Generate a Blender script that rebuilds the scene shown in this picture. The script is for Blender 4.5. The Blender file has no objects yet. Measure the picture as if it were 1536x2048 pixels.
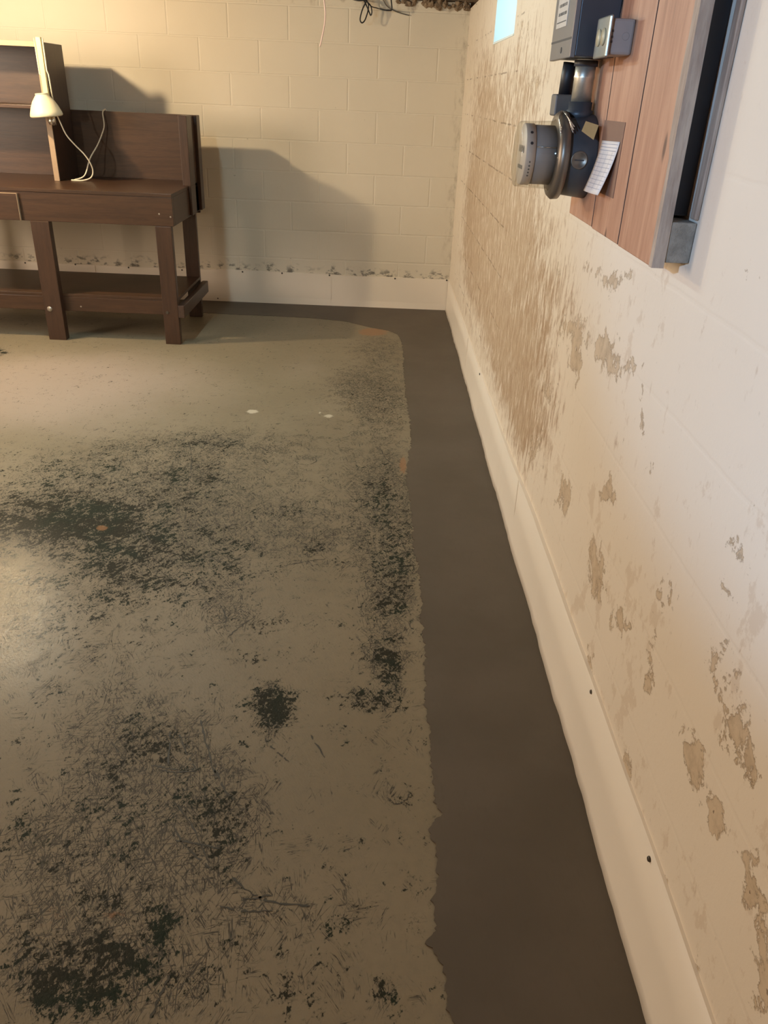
import bpy, bmesh, math, random
import numpy as np
from mathutils import Vector, Matrix
from mathutils import noise as mnoise
random.seed(7)
C = bpy.context.scene.collection
S = bpy.context.scene

# ------------------------------------------------------------------ camera
CAM = Vector((-0.5503, -6.1352, 1.4748)); PITCH, YAW, ROLL, F = 0.4926, 0.0210, 0.0457, 1554.4
cp, sp = math.cos(PITCH), math.sin(PITCH)
fwd = Vector((math.sin(YAW)*cp, math.cos(YAW)*cp, -sp))
r0 = Vector((math.cos(YAW), -math.sin(YAW), 0)); u0 = r0.cross(fwd)
rgt = r0*math.cos(ROLL) + u0*math.sin(ROLL); upv = -r0*math.sin(ROLL) + u0*math.cos(ROLL)
cd = bpy.data.cameras.new('camera'); cam = bpy.data.objects.new('camera', cd); C.objects.link(cam)
cd.sensor_fit = 'VERTICAL'; cd.sensor_height = 36.0; cd.lens = 36.0*F/2048.0
cd.clip_start = 0.02; cd.clip_end = 60
cam.matrix_world = Matrix(((rgt.x, upv.x, -fwd.x, CAM.x), (rgt.y, upv.y, -fwd.y, CAM.y), (rgt.z, upv.z, -fwd.z, CAM.z), (0, 0, 0, 1)))
S.camera = cam

# ------------------------------------------------------------------ light and exposure
S.view_settings.view_transform = 'Standard'; S.view_settings.look = 'None'
S.view_settings.gamma = 1.0; S.view_settings.use_curve_mapping = False
S.view_settings.exposure = 0.0
w = bpy.data.worlds.new('daylight'); S.world = w; w.use_nodes = True
w.node_tree.nodes['Background'].inputs[0].default_value = (0.50, 0.86, 1.0, 1)
w.node_tree.nodes['Background'].inputs[1].default_value = 5.0
BULB = Vector((-3.06, -1.556, 1.96)); BULB_STRENGTH = 2700.0; BULB_COL = (1.0, 0.76, 0.45)
FILL_TUBE = Vector((-1.92, -2.55, 2.0)); FILL_TUBE_STRENGTH = 135.0; FILL_TUBE_COL = (0.68, 0.93, 1.0)  # added unseen tube, cool fill for the back wall
def lamp(name, kind, loc, target, energy, col, **kw):
    d = bpy.data.lights.new(name, kind); d.energy = energy; d.color = col
    for k, v in kw.items(): setattr(d, k, v)
    o = bpy.data.objects.new(name, d); C.objects.link(o); o.location = loc
    o.rotation_euler = (Vector(target)-Vector(loc)).to_track_quat('-Z', 'Y').to_euler(); return o
# unseen cool spot behind the camera, added for the pool on the right wall
lamp('cool_pool_spot', 'SPOT', (-2.3, -7.0, 1.95), (0, -5.35, 1.88), 290, (0.36, 0.62, 1.0), spot_size=math.radians(46), spot_blend=0.45, shadow_soft_size=0.05)
# added warm area fill in front of the left wall, no opening there
lamp('left_fill', 'AREA', (-5.15, -3.4, 1.55), (-1.0, -1.6, 0.8), 150, (1.0, 0.80, 0.62), shape='RECTANGLE', size=1.9, size_y=1.1)

# added warm fill point behind and left of the camera, no fitting
lamp('rear_fill', 'POINT', (-3.4, -6.4, 1.1), (0, -5, 0), 52, (1.0, 0.74, 0.50), shadow_soft_size=0.06)

# ------------------------------------------------------------------ helpers
def tag(o, label=None, cat=None, group=None, kind=None):
    if label: o['label'] = label
    if cat: o['category'] = cat
    if group: o['group'] = group
    if kind: o['kind'] = kind
    return o
def thing(name, label, cat, loc, group=None):
    o = bpy.data.objects.new(name, None); C.objects.link(o); o.location = loc; o.empty_display_size = 0.05
    bpy.context.view_layer.update()
    return tag(o, label, cat, group)
def obj(name, bm, m, parent=None, smooth=False, bevel=0):
    me = bpy.data.meshes.new(name); 
    bmesh.ops.recalc_face_normals(bm, faces=bm.faces)
    bm.to_mesh(me); bm.free()
    o = bpy.data.objects.new(name, me); C.objects.link(o)
    for mm in (m if isinstance(m, (list, tuple)) else [m]): me.materials.append(mm)
    if smooth:
        for p in me.polygons: p.use_smooth = True
    if bevel:
        b = o.modifiers.new('bevel', 'BEVEL'); b.width = bevel; b.segments = 2; b.limit_method = 'ANGLE'
    if parent:
        o.parent = parent; o.matrix_parent_inverse = Matrix.Translation(world_loc(parent)).inverted()
    return o
def world_loc(o):
    v = Vector(o.location)
    return v if o.type == 'EMPTY' else Vector((0, 0, 0)) 
def B(): return bmesh.new()
def box(bm, x0, x1, y0, y1, z0, z1, mi=0):
    v = [bm.verts.new((x, y, z)) for x in (x0, x1) for y in (y0, y1) for z in (z0, z1)]
    for q in ((0,1,3,2), (4,6,7,5), (0,4,5,1), (2,3,7,6), (0,2,6,4), (1,5,7,3)):
        f = bm.faces.new([v[i] for i in q]); f.material_index = mi
    return bm
def boxed(*a): return box(B(), *a)
def frame_of(d):
    d = d.normalized(); a = Vector((0,0,1)) if abs(d.z) < 0.9 else Vector((1,0,0))
    s = d.cross(a).normalized(); return s, d.cross(s).normalized()
def tube(bm, pts, r, n=10, caps=True):
    pts = [Vector(p) for p in pts]; rings = []
    s = None
    for i, p in enumerate(pts):
        d = (pts[min(i+1, len(pts)-1)]-pts[max(i-1, 0)]).normalized()
        if s is None: s, t = frame_of(d)
        else:
            s = (s-d*s.dot(d)).normalized(); t = d.cross(s)
        rr = r[i] if isinstance(r, (list, tuple)) else r
        rings.append([bm.verts.new(p+(s*math.cos(a)+t*math.sin(a))*rr) for a in [2*math.pi*k/n for k in range(n)]])
    for a, b in zip(rings, rings[1:]):
        for k in range(n): bm.faces.new((a[k], a[(k+1) % n], b[(k+1) % n], b[k])).smooth = True
    if caps: bm.faces.new(rings[0][::-1]); bm.faces.new(rings[-1])
    return bm
def lathe(bm, prof, origin, axis, n=40, mi=0, cap0=True, cap1=True, smooth=True):
    # prof: list of (distance along the axis, radius)
    ax = Vector(axis).normalized(); s, t = frame_of(ax); o = Vector(origin); rings = []
    for d, r in prof:
        rings.append([bm.verts.new(o+ax*d+(s*math.cos(2*math.pi*k/n)+t*math.sin(2*math.pi*k/n))*r) for k in range(n)])
    for a, b in zip(rings, rings[1:]):
        for k in range(n):
            f = bm.faces.new((a[k], a[(k+1) % n], b[(k+1) % n], b[k])); f.smooth = smooth; f.material_index = mi
    if cap0: bm.faces.new(rings[0][::-1]).material_index = mi
    if cap1: bm.faces.new(rings[-1]).material_index = mi
    return bm
def smooth_path(pts, k=6):
    pts = [Vector(p) for p in pts]; out = []
    for i in range(len(pts)-1):
        p0, p1, p2, p3 = pts[max(i-1,0)], pts[i], pts[i+1], pts[min(i+2, len(pts)-1)]
        for j in range(k):
            t = j/k
            out.append(0.5*((2*p1)+(p2-p0)*t+(2*p0-5*p1+4*p2-p3)*t*t+(3*p1-p0-3*p2+p3)*t**3))
    out.append(pts[-1]); return out

# ------------------------------------------------------------------ node helpers
class NT:
    def __init__(s, name):
        s.m = bpy.data.materials.new(name); s.m.use_nodes = True; s.t = s.m.node_tree
        s.b = s.t.nodes['Principled BSDF']; s.out = s.t.nodes['Material Output']
        s.geo = None
    def n(s, typ, **kw):
        nd = s.t.nodes.new(typ)
        for k, v in kw.items(): setattr(nd, k, v)
        return nd
    def put(s, sock, v):
        if hasattr(v, 'is_linked') or isinstance(v, bpy.types.NodeSocket): s.t.links.new(v, sock)
        else:
            if isinstance(v, (tuple, list)) and len(v) == 3 and sock.type == 'RGBA': v = (*v, 1)
            sock.default_value = v
    def pos(s):
        if s.geo is None: s.geo = s.n('ShaderNodeNewGeometry')
        return s.geo.outputs['Position']
    def sep(s, v):
        nd = s.n('ShaderNodeSeparateXYZ'); s.put(nd.inputs[0], v); return nd.outputs
    def comb(s, x, y, z):
        nd = s.n('ShaderNodeCombineXYZ')
        for i, v in enumerate((x, y, z)): s.put(nd.inputs[i], v)
        return nd.outputs[0]
    def mapping(s, v, scale=(1,1,1), rot=(0,0,0), loc=(0,0,0)):
        nd = s.n('ShaderNodeMapping'); s.put(nd.inputs[0], v); nd.inputs[1].default_value = loc
        nd.inputs[2].default_value = rot; nd.inputs[3].default_value = scale; return nd.outputs[0]
    def rotscale(s, v, rot, scale, loc=(0,0,0)):
        return s.mapping(s.mapping(v, (1,1,1), (0,0,rot)), scale, (0,0,0), loc)
    def noise(s, v, scale, detail=3, rough=0.55, dist=0.0, color=False):
        nd = s.n('ShaderNodeTexNoise'); s.put(nd.inputs['Vector'], v); nd.inputs['Scale'].default_value = scale
        nd.inputs['Detail'].default_value = detail; nd.inputs['Roughness'].default_value = rough; nd.inputs['Distortion'].default_value = dist
        return nd.outputs[1 if color else 0]
    def math(s, op, a, b=0.0, c=None, clamp=False):
        nd = s.n('ShaderNodeMath', operation=op, use_clamp=clamp); s.put(nd.inputs[0], a); s.put(nd.inputs[1], b)
        if c is not None: s.put(nd.inputs[2], c)
        return nd.outputs[0]
    def step(s, v, lo, hi, a=0.0, b=1.0):
        nd = s.n('ShaderNodeMapRange', interpolation_type='SMOOTHSTEP'); s.put(nd.inputs[0], v)
        nd.inputs[1].default_value = lo; nd.inputs[2].default_value = hi; nd.inputs[3].default_value = a; nd.inputs[4].default_value = b
        return nd.outputs[0]
    def mix(s, f, a, b):
        nd = s.n('ShaderNodeMix', data_type='RGBA'); s.put(nd.inputs[0], f); s.put(nd.inputs[6], a); s.put(nd.inputs[7], b); return nd.outputs[2]
    def attr(s, name):
        nd = s.n('ShaderNodeAttribute', attribute_name=name); return nd.outputs['Fac']
    def bump(s, h, strength=0.3, dist=0.01, normal=None):
        nd = s.n('ShaderNodeBump'); s.put(nd.inputs['Height'], h); nd.inputs['Strength'].default_value = strength; nd.inputs['Distance'].default_value = dist
        if normal: s.put(nd.inputs['Normal'], normal)
        return nd.outputs[0]
    def fin(s, col=None, rough=None, metal=None, normal=None, spec=None):
        if col is not None: s.put(s.b.inputs['Base Color'], col)
        if rough is not None: s.put(s.b.inputs['Roughness'], rough)
        if metal is not None: s.put(s.b.inputs['Metallic'], metal)
        if normal is not None: s.put(s.b.inputs['Normal'], normal)
        if spec is not None: s.put(s.b.inputs['Specular IOR Level'], spec)
        return s.m
def plain(name, col, rough=0.5, metal=0.0, var=0.12, vs=25, bs=0.0, spec=None):
    t = NT(name); n = t.noise(t.pos(), vs, 4)
    dk = tuple(c*(1-var) for c in col); lt = tuple(min(1, c*(1+var)) for c in col)
    c = t.mix(n, dk, lt)
    nm = t.bump(t.noise(t.pos(), vs*8, 3), bs, 0.002) if bs else None
    return t.fin(c, rough, metal, nm, spec)
def wood(name, dark, light, axis, rough=0.45, knots=False, stretch=14, bs=0.12, scale=6):
    t = NT(name); sc = [stretch]*3; sc['xyz'.index(axis)] = 1.0
    p = t.mapping(t.pos(), tuple(sc))
    n1 = t.noise(p, scale/2, 5, 0.6, 0.6); n2 = t.noise(p, scale*3, 4, 0.6)
    f = t.math('ADD', t.math('MULTIPLY', n1, 0.65), t.math('MULTIPLY', n2, 0.35))
    c = t.mix(t.step(f, 0.32, 0.68), dark, light)
    if knots:
        sk = [7.0]*3; sk['xyz'.index(axis)] = 2.6
        v = t.n('ShaderNodeTexVoronoi'); t.put(v.inputs['Vector'], t.mapping(t.pos(), tuple(sk))); v.inputs['Scale'].default_value = 1.6
        c = t.mix(t.step(v.outputs['Distance'], 0.05, 0.13, 0.85, 0.0), c, (0.10, 0.045, 0.03))
        g = t.noise(t.mapping(t.pos(), tuple(x*1.5 for x in sc)), 2.2, 2)
        c = t.mix(t.step(g, 0.60, 0.78, 0.0, 0.45), c, tuple(x*0.55 for x in dark))
    return t.fin(c, rough, 0, t.bump(n2, bs, 0.003))
FLITPATCH = [(-2.397, -2.147, 1.321, 0.243, 2.555, 1.0), (-2.004, -1.754, 1.392, -0.181, 4.639, 0.4), (-0.947, -1.523, 29.95, 1.09, 11.325, 0.3), (-1.232, -4.8, 70.844, 20.23, 125.174, 0.25)]  # tables down to SEDGE: spots and outlines taken from image pixels, baked to metres
FGLOSS = [(-1.723, -4.077, 20.245, 8.463, 8.551, 1.6)]
FLAKE = [(-4.441, 0.961, 82.97, 177.162, 618.748, 0.8), (-4.292, 0.966, 176.23, 169.651, 898.788, 0.9), (-4.172, 0.504, 156.709, 21.1, 254.007, 0.9), (-4.524, 0.682, 265.588, 209.325, 634.047, 0.9), (-4.544, 0.482, 138.805, 35.923, 184.721, 1.0), (-4.776, 0.503, 285.942, 199.671, 404.439, 1.0), (-4.941, 0.686, 298.365, 65.889, 345.146, 0.75), (-4.636, 0.265, 340.586, -64.635, 262.491, 0.9), (-4.963, 0.516, 510.047, -102.349, 355.723, 0.8), (-5.174, 0.707, 440.81, 66.851, 384.372, 0.8), (-5.273, 0.676, 512.0, -4.048, 341.935, 0.9), (-5.15, 0.823, 622.889, 105.332, 670.577, 0.8), (-5.147, 0.902, 1042.357, 33.202, 1137.038, 0.5), (-4.642, 0.919, 1328.807, -733.038, 921.418, 0.8), (-4.768, 0.855, 629.417, -84.533, 772.997, 0.6), (-5.209, 0.517, 512.303, -118.124, 281.053, 1.0), (-5.302, 0.509, 1039.948, 3.223, 565.858, 1.0), (-5.34, 0.655, 1447.255, -305.942, 773.049, 1.0), (-5.429, 0.528, 658.844, -63.718, 298.545, 1.0), (-4.97, 0.277, 513.959, -104.394, 307.713, 0.8), (-5.229, 0.254, 1087.549, -435.69, 498.802, 0.7), (-5.38, 0.237, 959.069, -330.105, 393.285, 0.6), (-4.25, 1.109, 84.979, 163.472, 967.014, 0.9), (-3.941, 0.913, 44.822, 93.903, 407.099, 0.8), (-3.679, 1.021, 272.835, -92.829, 637.643, 0.7), (-4.002, 1.09, 202.201, 178.339, 1566.514, 0.7), (-3.779, 0.67, 61.513, 53.91, 245.365, 0.6), (-4.051, 0.852, 74.067, 39.663, 272.882, 0.8), (-4.091, 1.268, 221.4, -53.088, 946.743, 0.2), (-3.233, 1.331, 28.947, -15.006, 133.567, 0.4), (-2.869, 1.544, 14.83, -14.912, 251.004, 0.6), (-2.496, 1.723, 16.622, -25.975, 226.537, 0.6), (-5.513, 0.459, 736.514, -126.019, 282.609, 0.9), (-4.99, 1.261, 4077.61, 668.8, 15341.928, 0.8), (-4.938, 1.259, 3337.376, 5.144, 10714.662, 0.7), (-3.725, 0.439, 47.178, 11.807, 100.997, 0.7), (-4.061, 0.406, 119.232, 11.588, 183.295, 0.5), (-5.153, 0.528, 1021.561, -327.435, 562.146, 0.5), (-5.249, 0.623, 864.038, -138.306, 512.372, 0.5)]
DENSE = [(-2.247, 0.791, 1.403, 0.28, 8.009, 1.0), (-2.746, 0.628, 2.684, 2.25, 15.676, 1.0), (-3.21, 0.511, 5.827, 5.603, 26.107, 1.0), (-3.522, 0.428, 15.397, 10.239, 46.739, 0.9), (-1.473, 1.028, 1.215, -0.468, 6.785, 0.9), (-2.334, 1.218, 1.002, 0.447, 17.125, 0.5), (-1.911, 1.516, 1.091, -0.993, 16.512, 0.55), (-0.978, 1.571, 1.472, -1.439, 8.116, 0.5), (-3.523, 0.827, 5.542, 2.113, 23.195, 0.5), (-2.924, 1.028, 2.161, 2.955, 29.707, 0.7), (-3.88, 0.592, 12.922, 3.371, 30.097, 0.35), (-3.95, 0.992, 10.755, 14.338, 85.465, 0.3), (-1.243, 0.667, 2.653, -1.503, 7.526, 0.9), (-2.744, 1.562, 4.525, -3.893, 21.282, 0.5)]
FDARK = [(-1.604, -4.098, 40.136, 15.148, 16.898, 0.25), (-1.712, -3.422, 8.127, 1.619, 16.287, 0.7), (-1.829, -3.573, 20.05, 4.892, 44.373, 1.0), (-1.566, -3.573, 35.245, 8.21, 45.17, 0.9), (-1.317, -3.164, 62.242, 11.432, 29.328, 0.75), (-1.254, -3.7, 11.939, 1.981, 12.776, 0.5), (-1.374, -3.908, 28.924, 7.451, 18.28, 0.6), (-1.797, -3.054, 9.785, -0.415, 42.201, 0.35), (-0.804, -4.511, 305.409, 30.122, 212.621, 1.5), (-0.788, -4.578, 633.174, 54.563, 598.559, 1.2), (-0.504, -4.292, 345.76, -8.44, 200.724, 0.8), (-0.46, -4.381, 988.706, -15.741, 82.886, 0.8), (-0.545, -4.48, 172.744, -19.18, 501.527, 0.7), (-0.498, -3.611, 113.044, -0.023, 4.092, 0.42), (-0.499, -3.239, 112.9, -1.23, 18.717, 0.5), (-0.435, -3.783, 502.188, -9.978, 18.217, 0.6), (-1.063, -5.11, 386.803, 99.101, 814.632, 0.9), (-0.941, -5.15, 981.086, 241.797, 304.458, 1.4), (-1.049, -5.244, 78.429, 20.396, 229.2, 1.0), (-1.094, -5.301, 247.662, 73.239, 811.199, 1.3), (-1.014, -5.308, 761.227, 221.703, 1113.058, 1.3), (-0.864, -5.268, 319.738, 54.349, 733.699, 0.7), (-0.802, -5.199, 521.9, 55.895, 1458.021, 0.6), (-0.49, -5.287, 2383.929, -23.294, 928.266, 0.9), (-0.878, -4.904, 157.453, 27.951, 69.274, 0.5), (-1.123, -4.765, 30.294, 7.605, 34.803, 0.3), (-1.064, -4.662, 96.978, 15.999, 210.916, 0.6), (-1.174, -4.968, 49.478, 11.808, 168.627, 0.45), (-0.799, -4.902, 479.454, 61.756, 333.097, 0.35), (-0.729, -3.664, 326.994, 10.766, 192.667, 0.5), (-0.888, -3.401, 70.59, 1.12, 90.019, 0.4), (-0.571, -5.14, 1561.786, 39.659, 1091.889, 0.5), (-0.465, -4.817, 1115.896, -38.957, 704.273, 0.35), (-1.05, -3.823, 91.162, 12.664, 60.61, 0.3), (-1.386, -2.796, 13.874, -7.865, 113.994, 0.3), (-2.815, -1.515, 767.269, 302.491, 329.766, 1.2), (-0.515, -2.094, 53.433, -1.687, 17.677, 0.22), (-1.727, -2.857, 217.892, 20.591, 495.741, 0.5), (-1.318, -2.73, 113.339, 8.769, 143.684, 0.4), (-0.472, -4.003, 227.127, -4.199, 47.568, 0.4), (-1.18, -5.198, 298.709, 108.668, 435.619, 0.3), (-0.864, -4.163, 64.507, 3.612, 93.464, 0.2), (-0.629, -5.281, 320.734, 15.676, 476.155, 0.35)]
FSCR = [(-0.947, -4.85, 32.597, 6.424, 21.794, 0.8), (-1.114, -4.796, 27.388, 7.32, 20.516, 0.5), (-1.111, -4.992, 26.365, 5.979, 78.393, 0.9), (-1.413, -3.441, 3.898, 0.598, 5.859, 0.7), (-0.939, -3.132, 5.489, 0.114, 6.421, 0.2), (-0.732, -3.627, 20.03, 0.059, 20.236, 0.4), (-0.515, -2.094, 37.008, -0.293, 4.356, 0.8), (-0.689, -1.864, 76.215, 1.259, 14.7, 0.8), (-0.51, -3.193, 45.512, -0.117, 4.346, 0.6), (-1.002, -4.09, 108.97, 17.525, 40.25, 0.6), (-0.704, -5.122, 66.992, 1.452, 227.941, 0.5), (-1.105, -5.165, 40.265, 12.939, 44.308, 0.7), (-1.307, -2.788, 2.885, -1.151, 18.073, 0.5), (-1.294, -4.421, 12.734, 3.355, 16.096, 0.35), (-0.52, -1.149, 25.948, -0.527, 4.831, 0.5), (-0.885, -5.259, 28.566, 2.396, 176.616, 0.5), (-0.471, -3.786, 125.84, -0.912, 2.049, 0.8), (-0.539, -5.181, 102.138, 1.12, 64.584, 0.15)]
FRUST = [(-0.575, -0.719, 71.418, -9.795, 72.305, 1.2), (-0.407, -2.932, 2399.182, -56.477, 71.934, 1.0), (-1.55, -3.595, 1471.819, 388.848, 1219.8, 1.0), (-1.152, -5.145, 403.86, 140.031, 399.185, 0.5), (-1.033, -5.142, 626.781, 115.607, 2696.1, 0.6), (-1.424, -4.711, 409.698, 168.47, 171.124, 0.35), (-1.191, -4.28, 37.642, 6.272, 72.276, 0.3), (-1.176, -2.339, 776.053, -13.607, 1217.93, -1.4), (-0.78, -2.362, 1054.236, -63.657, 1247.293, -1.2), (-0.827, -2.317, 9214.801, 447.599, 2169.988, -1.0)]
FSTROKE = [[(-1.4, -2.785), (-1.349, -2.988), (-1.317, -3.154)], [(-1.446, -3.545), (-1.394, -3.618), (-1.332, -3.705)], [(-1.024, -4.058), (-0.992, -4.13), (-0.984, -4.19)], [(-0.968, -4.229), (-0.94, -4.177), (-0.905, -4.123)], [(-0.978, -4.586), (-0.947, -4.666), (-0.9, -4.78)], [(-1.019, -4.639), (-0.994, -4.694), (-0.952, -4.758)], [(-1.065, -4.748), (-1.016, -4.756), (-0.945, -4.759)], [(-1.042, -4.761), (-1.002, -4.766), (-0.943, -4.758)], [(-0.98, -4.858), (-0.924, -4.927), (-0.858, -5.036)], [(-0.966, -4.928), (-0.933, -4.973), (-0.865, -5.028)], [(-0.827, -5.116), (-0.775, -5.127), (-0.706, -5.123)], [(-0.813, -5.05), (-0.771, -5.084), (-0.727, -5.103), (-0.644, -5.111)], [(-0.894, -5.261), (-0.904, -5.301), (-0.911, -5.346)], [(-0.956, -4.961), (-0.899, -4.97), (-0.853, -4.98)], [(-0.512, -2.744), (-0.488, -2.857), (-0.452, -2.92), (-0.434, -2.934)], [(-0.889, -2.947), (-0.842, -2.97), (-0.803, -2.934), (-0.804, -2.891)], [(-0.729, -2.674), (-0.659, -2.617)], [(-0.833, -3.809), (-0.756, -3.777), (-0.7, -3.76)], [(-1.135, -3.768), (-1.072, -3.798), (-1.021, -3.838)], [(-0.906, -4.756), (-0.871, -4.817), (-0.842, -4.846)], [(-0.789, -5.102), (-0.724, -5.089)], [(-0.482, -4.825), (-0.466, -4.844), (-0.439, -4.831), (-0.432, -4.813)], [(-0.783, -4.668), (-0.754, -4.701), (-0.729, -4.723)], [(-0.684, -4.629), (-0.64, -4.705)], [(-1.047, -4.631), (-1.022, -4.745)], [(-1.262, -4.159), (-1.229, -4.136)]]
SEDGE = [(-1.818, -0.38), (-1.557, -0.397), (-1.263, -0.393), (-1.004, -0.41), (-0.78, -0.461), (-0.687, -0.531), (-0.577, -0.611), (-0.469, -0.661), (-0.4, -0.756), (-0.375, -0.903), (-0.369, -1.138), (-0.373, -1.607), (-0.371, -2.005), (-0.359, -2.382), (-0.362, -2.645), (-0.377, -2.825), (-0.396, -3.042), (-0.388, -3.236), (-0.382, -3.493), (-0.384, -3.645), (-0.369, -3.817), (-0.368, -4.002), (-0.372, -4.166), (-0.374, -4.335), (-0.377, -4.485), (-0.375, -4.582), (-0.372, -4.672), (-0.373, -4.755), (-0.367, -4.816), (-0.362, -4.868), (-0.386, -4.897), (-0.375, -4.957), (-0.373, -5.033), (-0.387, -5.092), (-0.387, -5.148), (-0.412, -5.185), (-0.394, -5.2), (-0.378, -5.229), (-0.377, -5.267), (-0.37, -5.304), (-0.368, -5.336)]
# ------------------------------------------------------------------ marks on the surfaces (world metres)
def field(P, Q, blobs):
    F_ = np.zeros_like(P)
    for a, b, s00, s01, s11, amp in blobs:
        dp, dq = P-a, Q-b
        F_ += amp*np.exp(-(s00*dp*dp+2*s01*dp*dq+s11*dq*dq))
    return F_
def grid(name, us, vs, fn, attrs, m, skip=None):
    U, V = np.meshgrid(us, vs, indexing='ij'); nu, nv = U.shape
    co = fn(U, V).reshape(-1, 3)
    idx = np.arange(nu*nv).reshape(nu, nv)
    q = np.stack([idx[:-1, :-1], idx[1:, :-1], idx[1:, 1:], idx[:-1, 1:]], -1)
    if skip is not None:
        uc = (U[:-1, :-1]+U[1:, 1:])/2; vc = (V[:-1, :-1]+V[1:, 1:])/2
        q = q[~skip(uc, vc)]
    q = q.reshape(-1, 4)
    me = bpy.data.meshes.new(name)
    me.vertices.add(len(co)); me.vertices.foreach_set('co', co.astype(np.float32).ravel())
    me.loops.add(q.size); me.loops.foreach_set('vertex_index', q.astype(np.int32).ravel())
    me.polygons.add(len(q)); me.polygons.foreach_set('loop_start', np.arange(0, q.size, 4, dtype=np.int32))
    me.update(calc_edges=True)
    for k, bl in attrs.items():
        at = me.attributes.new(k, 'FLOAT', 'POINT'); at.data.foreach_set('value', field(U, V, bl).astype(np.float32).ravel())
    me.materials.append(m)
    o = bpy.data.objects.new(name, me); C.objects.link(o); return o

# ------------------------------------------------------------------ materials of the room
def m_floor():
    t = NT('worn_painted_concrete'); p = t.pos()
    dk, sc, ru = t.attr('dark'), t.attr('scr'), t.attr('rust')
    big = t.noise(p, 1.6, 4, 0.6); fine = t.noise(p, 40, 5, 0.65)
    col = t.mix(t.step(big, 0.3, 0.7), (0.222, 0.183, 0.120), (0.265, 0.220, 0.148))
    col = t.mix(t.step(fine, 0.35, 0.75, 0.0, 0.35), col, (0.19, 0.16, 0.115))
    col = t.mix(t.step(t.noise(p, 130, 3, 0.7), 0.60, 0.78, 0.0, 0.35), col, (0.16, 0.14, 0.11))
    # the green-black undercoat showing where the grey paint has flaked
    f1 = t.noise(t.rotscale(p, 0.6, (1.5, 0.85, 1)), 40, 6, 0.72, 0.3)
    f2 = t.noise(p, 11, 4, 0.6)
    f3 = t.noise(t.rotscale(p, -0.5, (1.5, 0.8, 1)), 105, 4, 0.7, 0.2)
    f1 = t.math('ADD', t.math('MULTIPLY', t.math('SUBTRACT', f1, 0.5), 1.25), t.math('MULTIPLY', t.math('SUBTRACT', f3, 0.5), 0.75))
    dks = t.math('POWER', t.math('MAXIMUM', t.math('MINIMUM', dk, 1.6), 0.0), 0.65)
    s = t.math('ADD', t.math('ADD', t.math('MULTIPLY', f1, 1.25), t.math('MULTIPLY', t.math('SUBTRACT', f2, 0.5), 0.9)), t.math('ADD', 0.43, t.math('MULTIPLY', dks, 0.34)))
    m1 = t.step(s, 0.72, 0.78)
    m1s = t.step(s, 0.60, 0.76, 0.0, 0.5)
    # fine scratches in three directions
    scm = t.math('ADD', sc, t.math('MULTIPLY', dk, 0.5))
    lines = None
    for rot, sx, sy, w_, off in ((0.45, 70, 8, 0.010, 0), (-0.65, 80, 9, 0.010, 3.3), (1.35, 75, 10, 0.009, 7.7), (-0.15, 60, 7, 0.009, 5.1)):
        nn = t.noise(t.rotscale(p, rot, (sx, sy, 1), (off, off, 0)), 1.0, 3, 0.55, 0.4)
        a = t.math('ABSOLUTE', t.math('SUBTRACT', nn, 0.5))
        gate = t.noise(t.mapping(p, (1, 1, 1), (0, 0, 0), (off*1.7, 0, 0)), 13, 4, 0.6)
        g = t.step(t.math('ADD', gate, t.math('MULTIPLY', scm, 0.36)), 0.60, 0.72)
        l = t.math('MULTIPLY', t.step(a, w_*0.5, w_*2.2, 1.0, 0.0), g)
        lines = l if lines is None else t.math('MAXIMUM', lines, l)
    col = t.mix(t.step(t.math('ADD', t.attr('lit_patch'), t.math('MULTIPLY', t.math('SUBTRACT', t.noise(p, 2.5, 4, 0.6), 0.5), 0.5)), 0.15, 1.1, 0.0, 0.9), col, (0.40, 0.325, 0.265))  # brightness of the far floor painted into the colour as a pale patch
    col = t.mix(t.math('MULTIPLY', t.step(t.attr('gloss'), 0.2, 1.3), 0.6), col, (0.10, 0.085, 0.05))
    green = t.mix(t.step(t.noise(p, 5, 2), 0.45, 0.6), (0.022, 0.023, 0.016), (0.014, 0.024, 0.016))
    col = t.mix(m1s, col, (0.10, 0.09, 0.065))
    col = t.mix(t.math('MULTIPLY', lines, 0.92), col, (0.045, 0.040, 0.030))
    col = t.mix(t.math('MULTIPLY', m1, 0.93), col, green)
    rn = t.math('ADD', ru, t.math('MULTIPLY', t.math('SUBTRACT', t.noise(p, 45, 4, 0.65), 0.5), 1.0))
    col = t.mix(t.step(rn, 0.45, 0.75, 0.0, 0.7), col, (0.33, 0.17, 0.08))
    col = t.mix(t.step(rn, -0.9, -0.5, 0.8, 0.0), col, (0.62, 0.56, 0.44))
    h = t.math('SUBTRACT', t.math('ADD', t.math('MULTIPLY', f3, t.math('ADD', 0.7, t.math('MULTIPLY', dks, 0.9))), t.math('MULTIPLY', f2, 0.5)), t.math('MULTIPLY', t.math('MAXIMUM', m1, lines), 0.35))
    gl = t.step(t.attr('gloss'), 0.0, 1.5)
    r = t.math('SUBTRACT', 0.52, t.math('MULTIPLY', gl, 0.24))
    sp = t.math('MULTIPLY', t.math('ADD', 0.30, t.math('MULTIPLY', gl, 0.7)), t.math('SUBTRACT', 1.0, t.math('MULTIPLY', m1, t.math('SUBTRACT', 0.7, t.math('MULTIPLY', gl, 0.65)))))
    hh = t.math('ADD', h, t.math('MULTIPLY', t.math('MULTIPLY', gl, t.noise(p, 95, 3, 0.6)), 1.1))
    return t.fin(col, r, 0, t.bump(hh, 0.6, 0.0022), sp)
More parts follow.
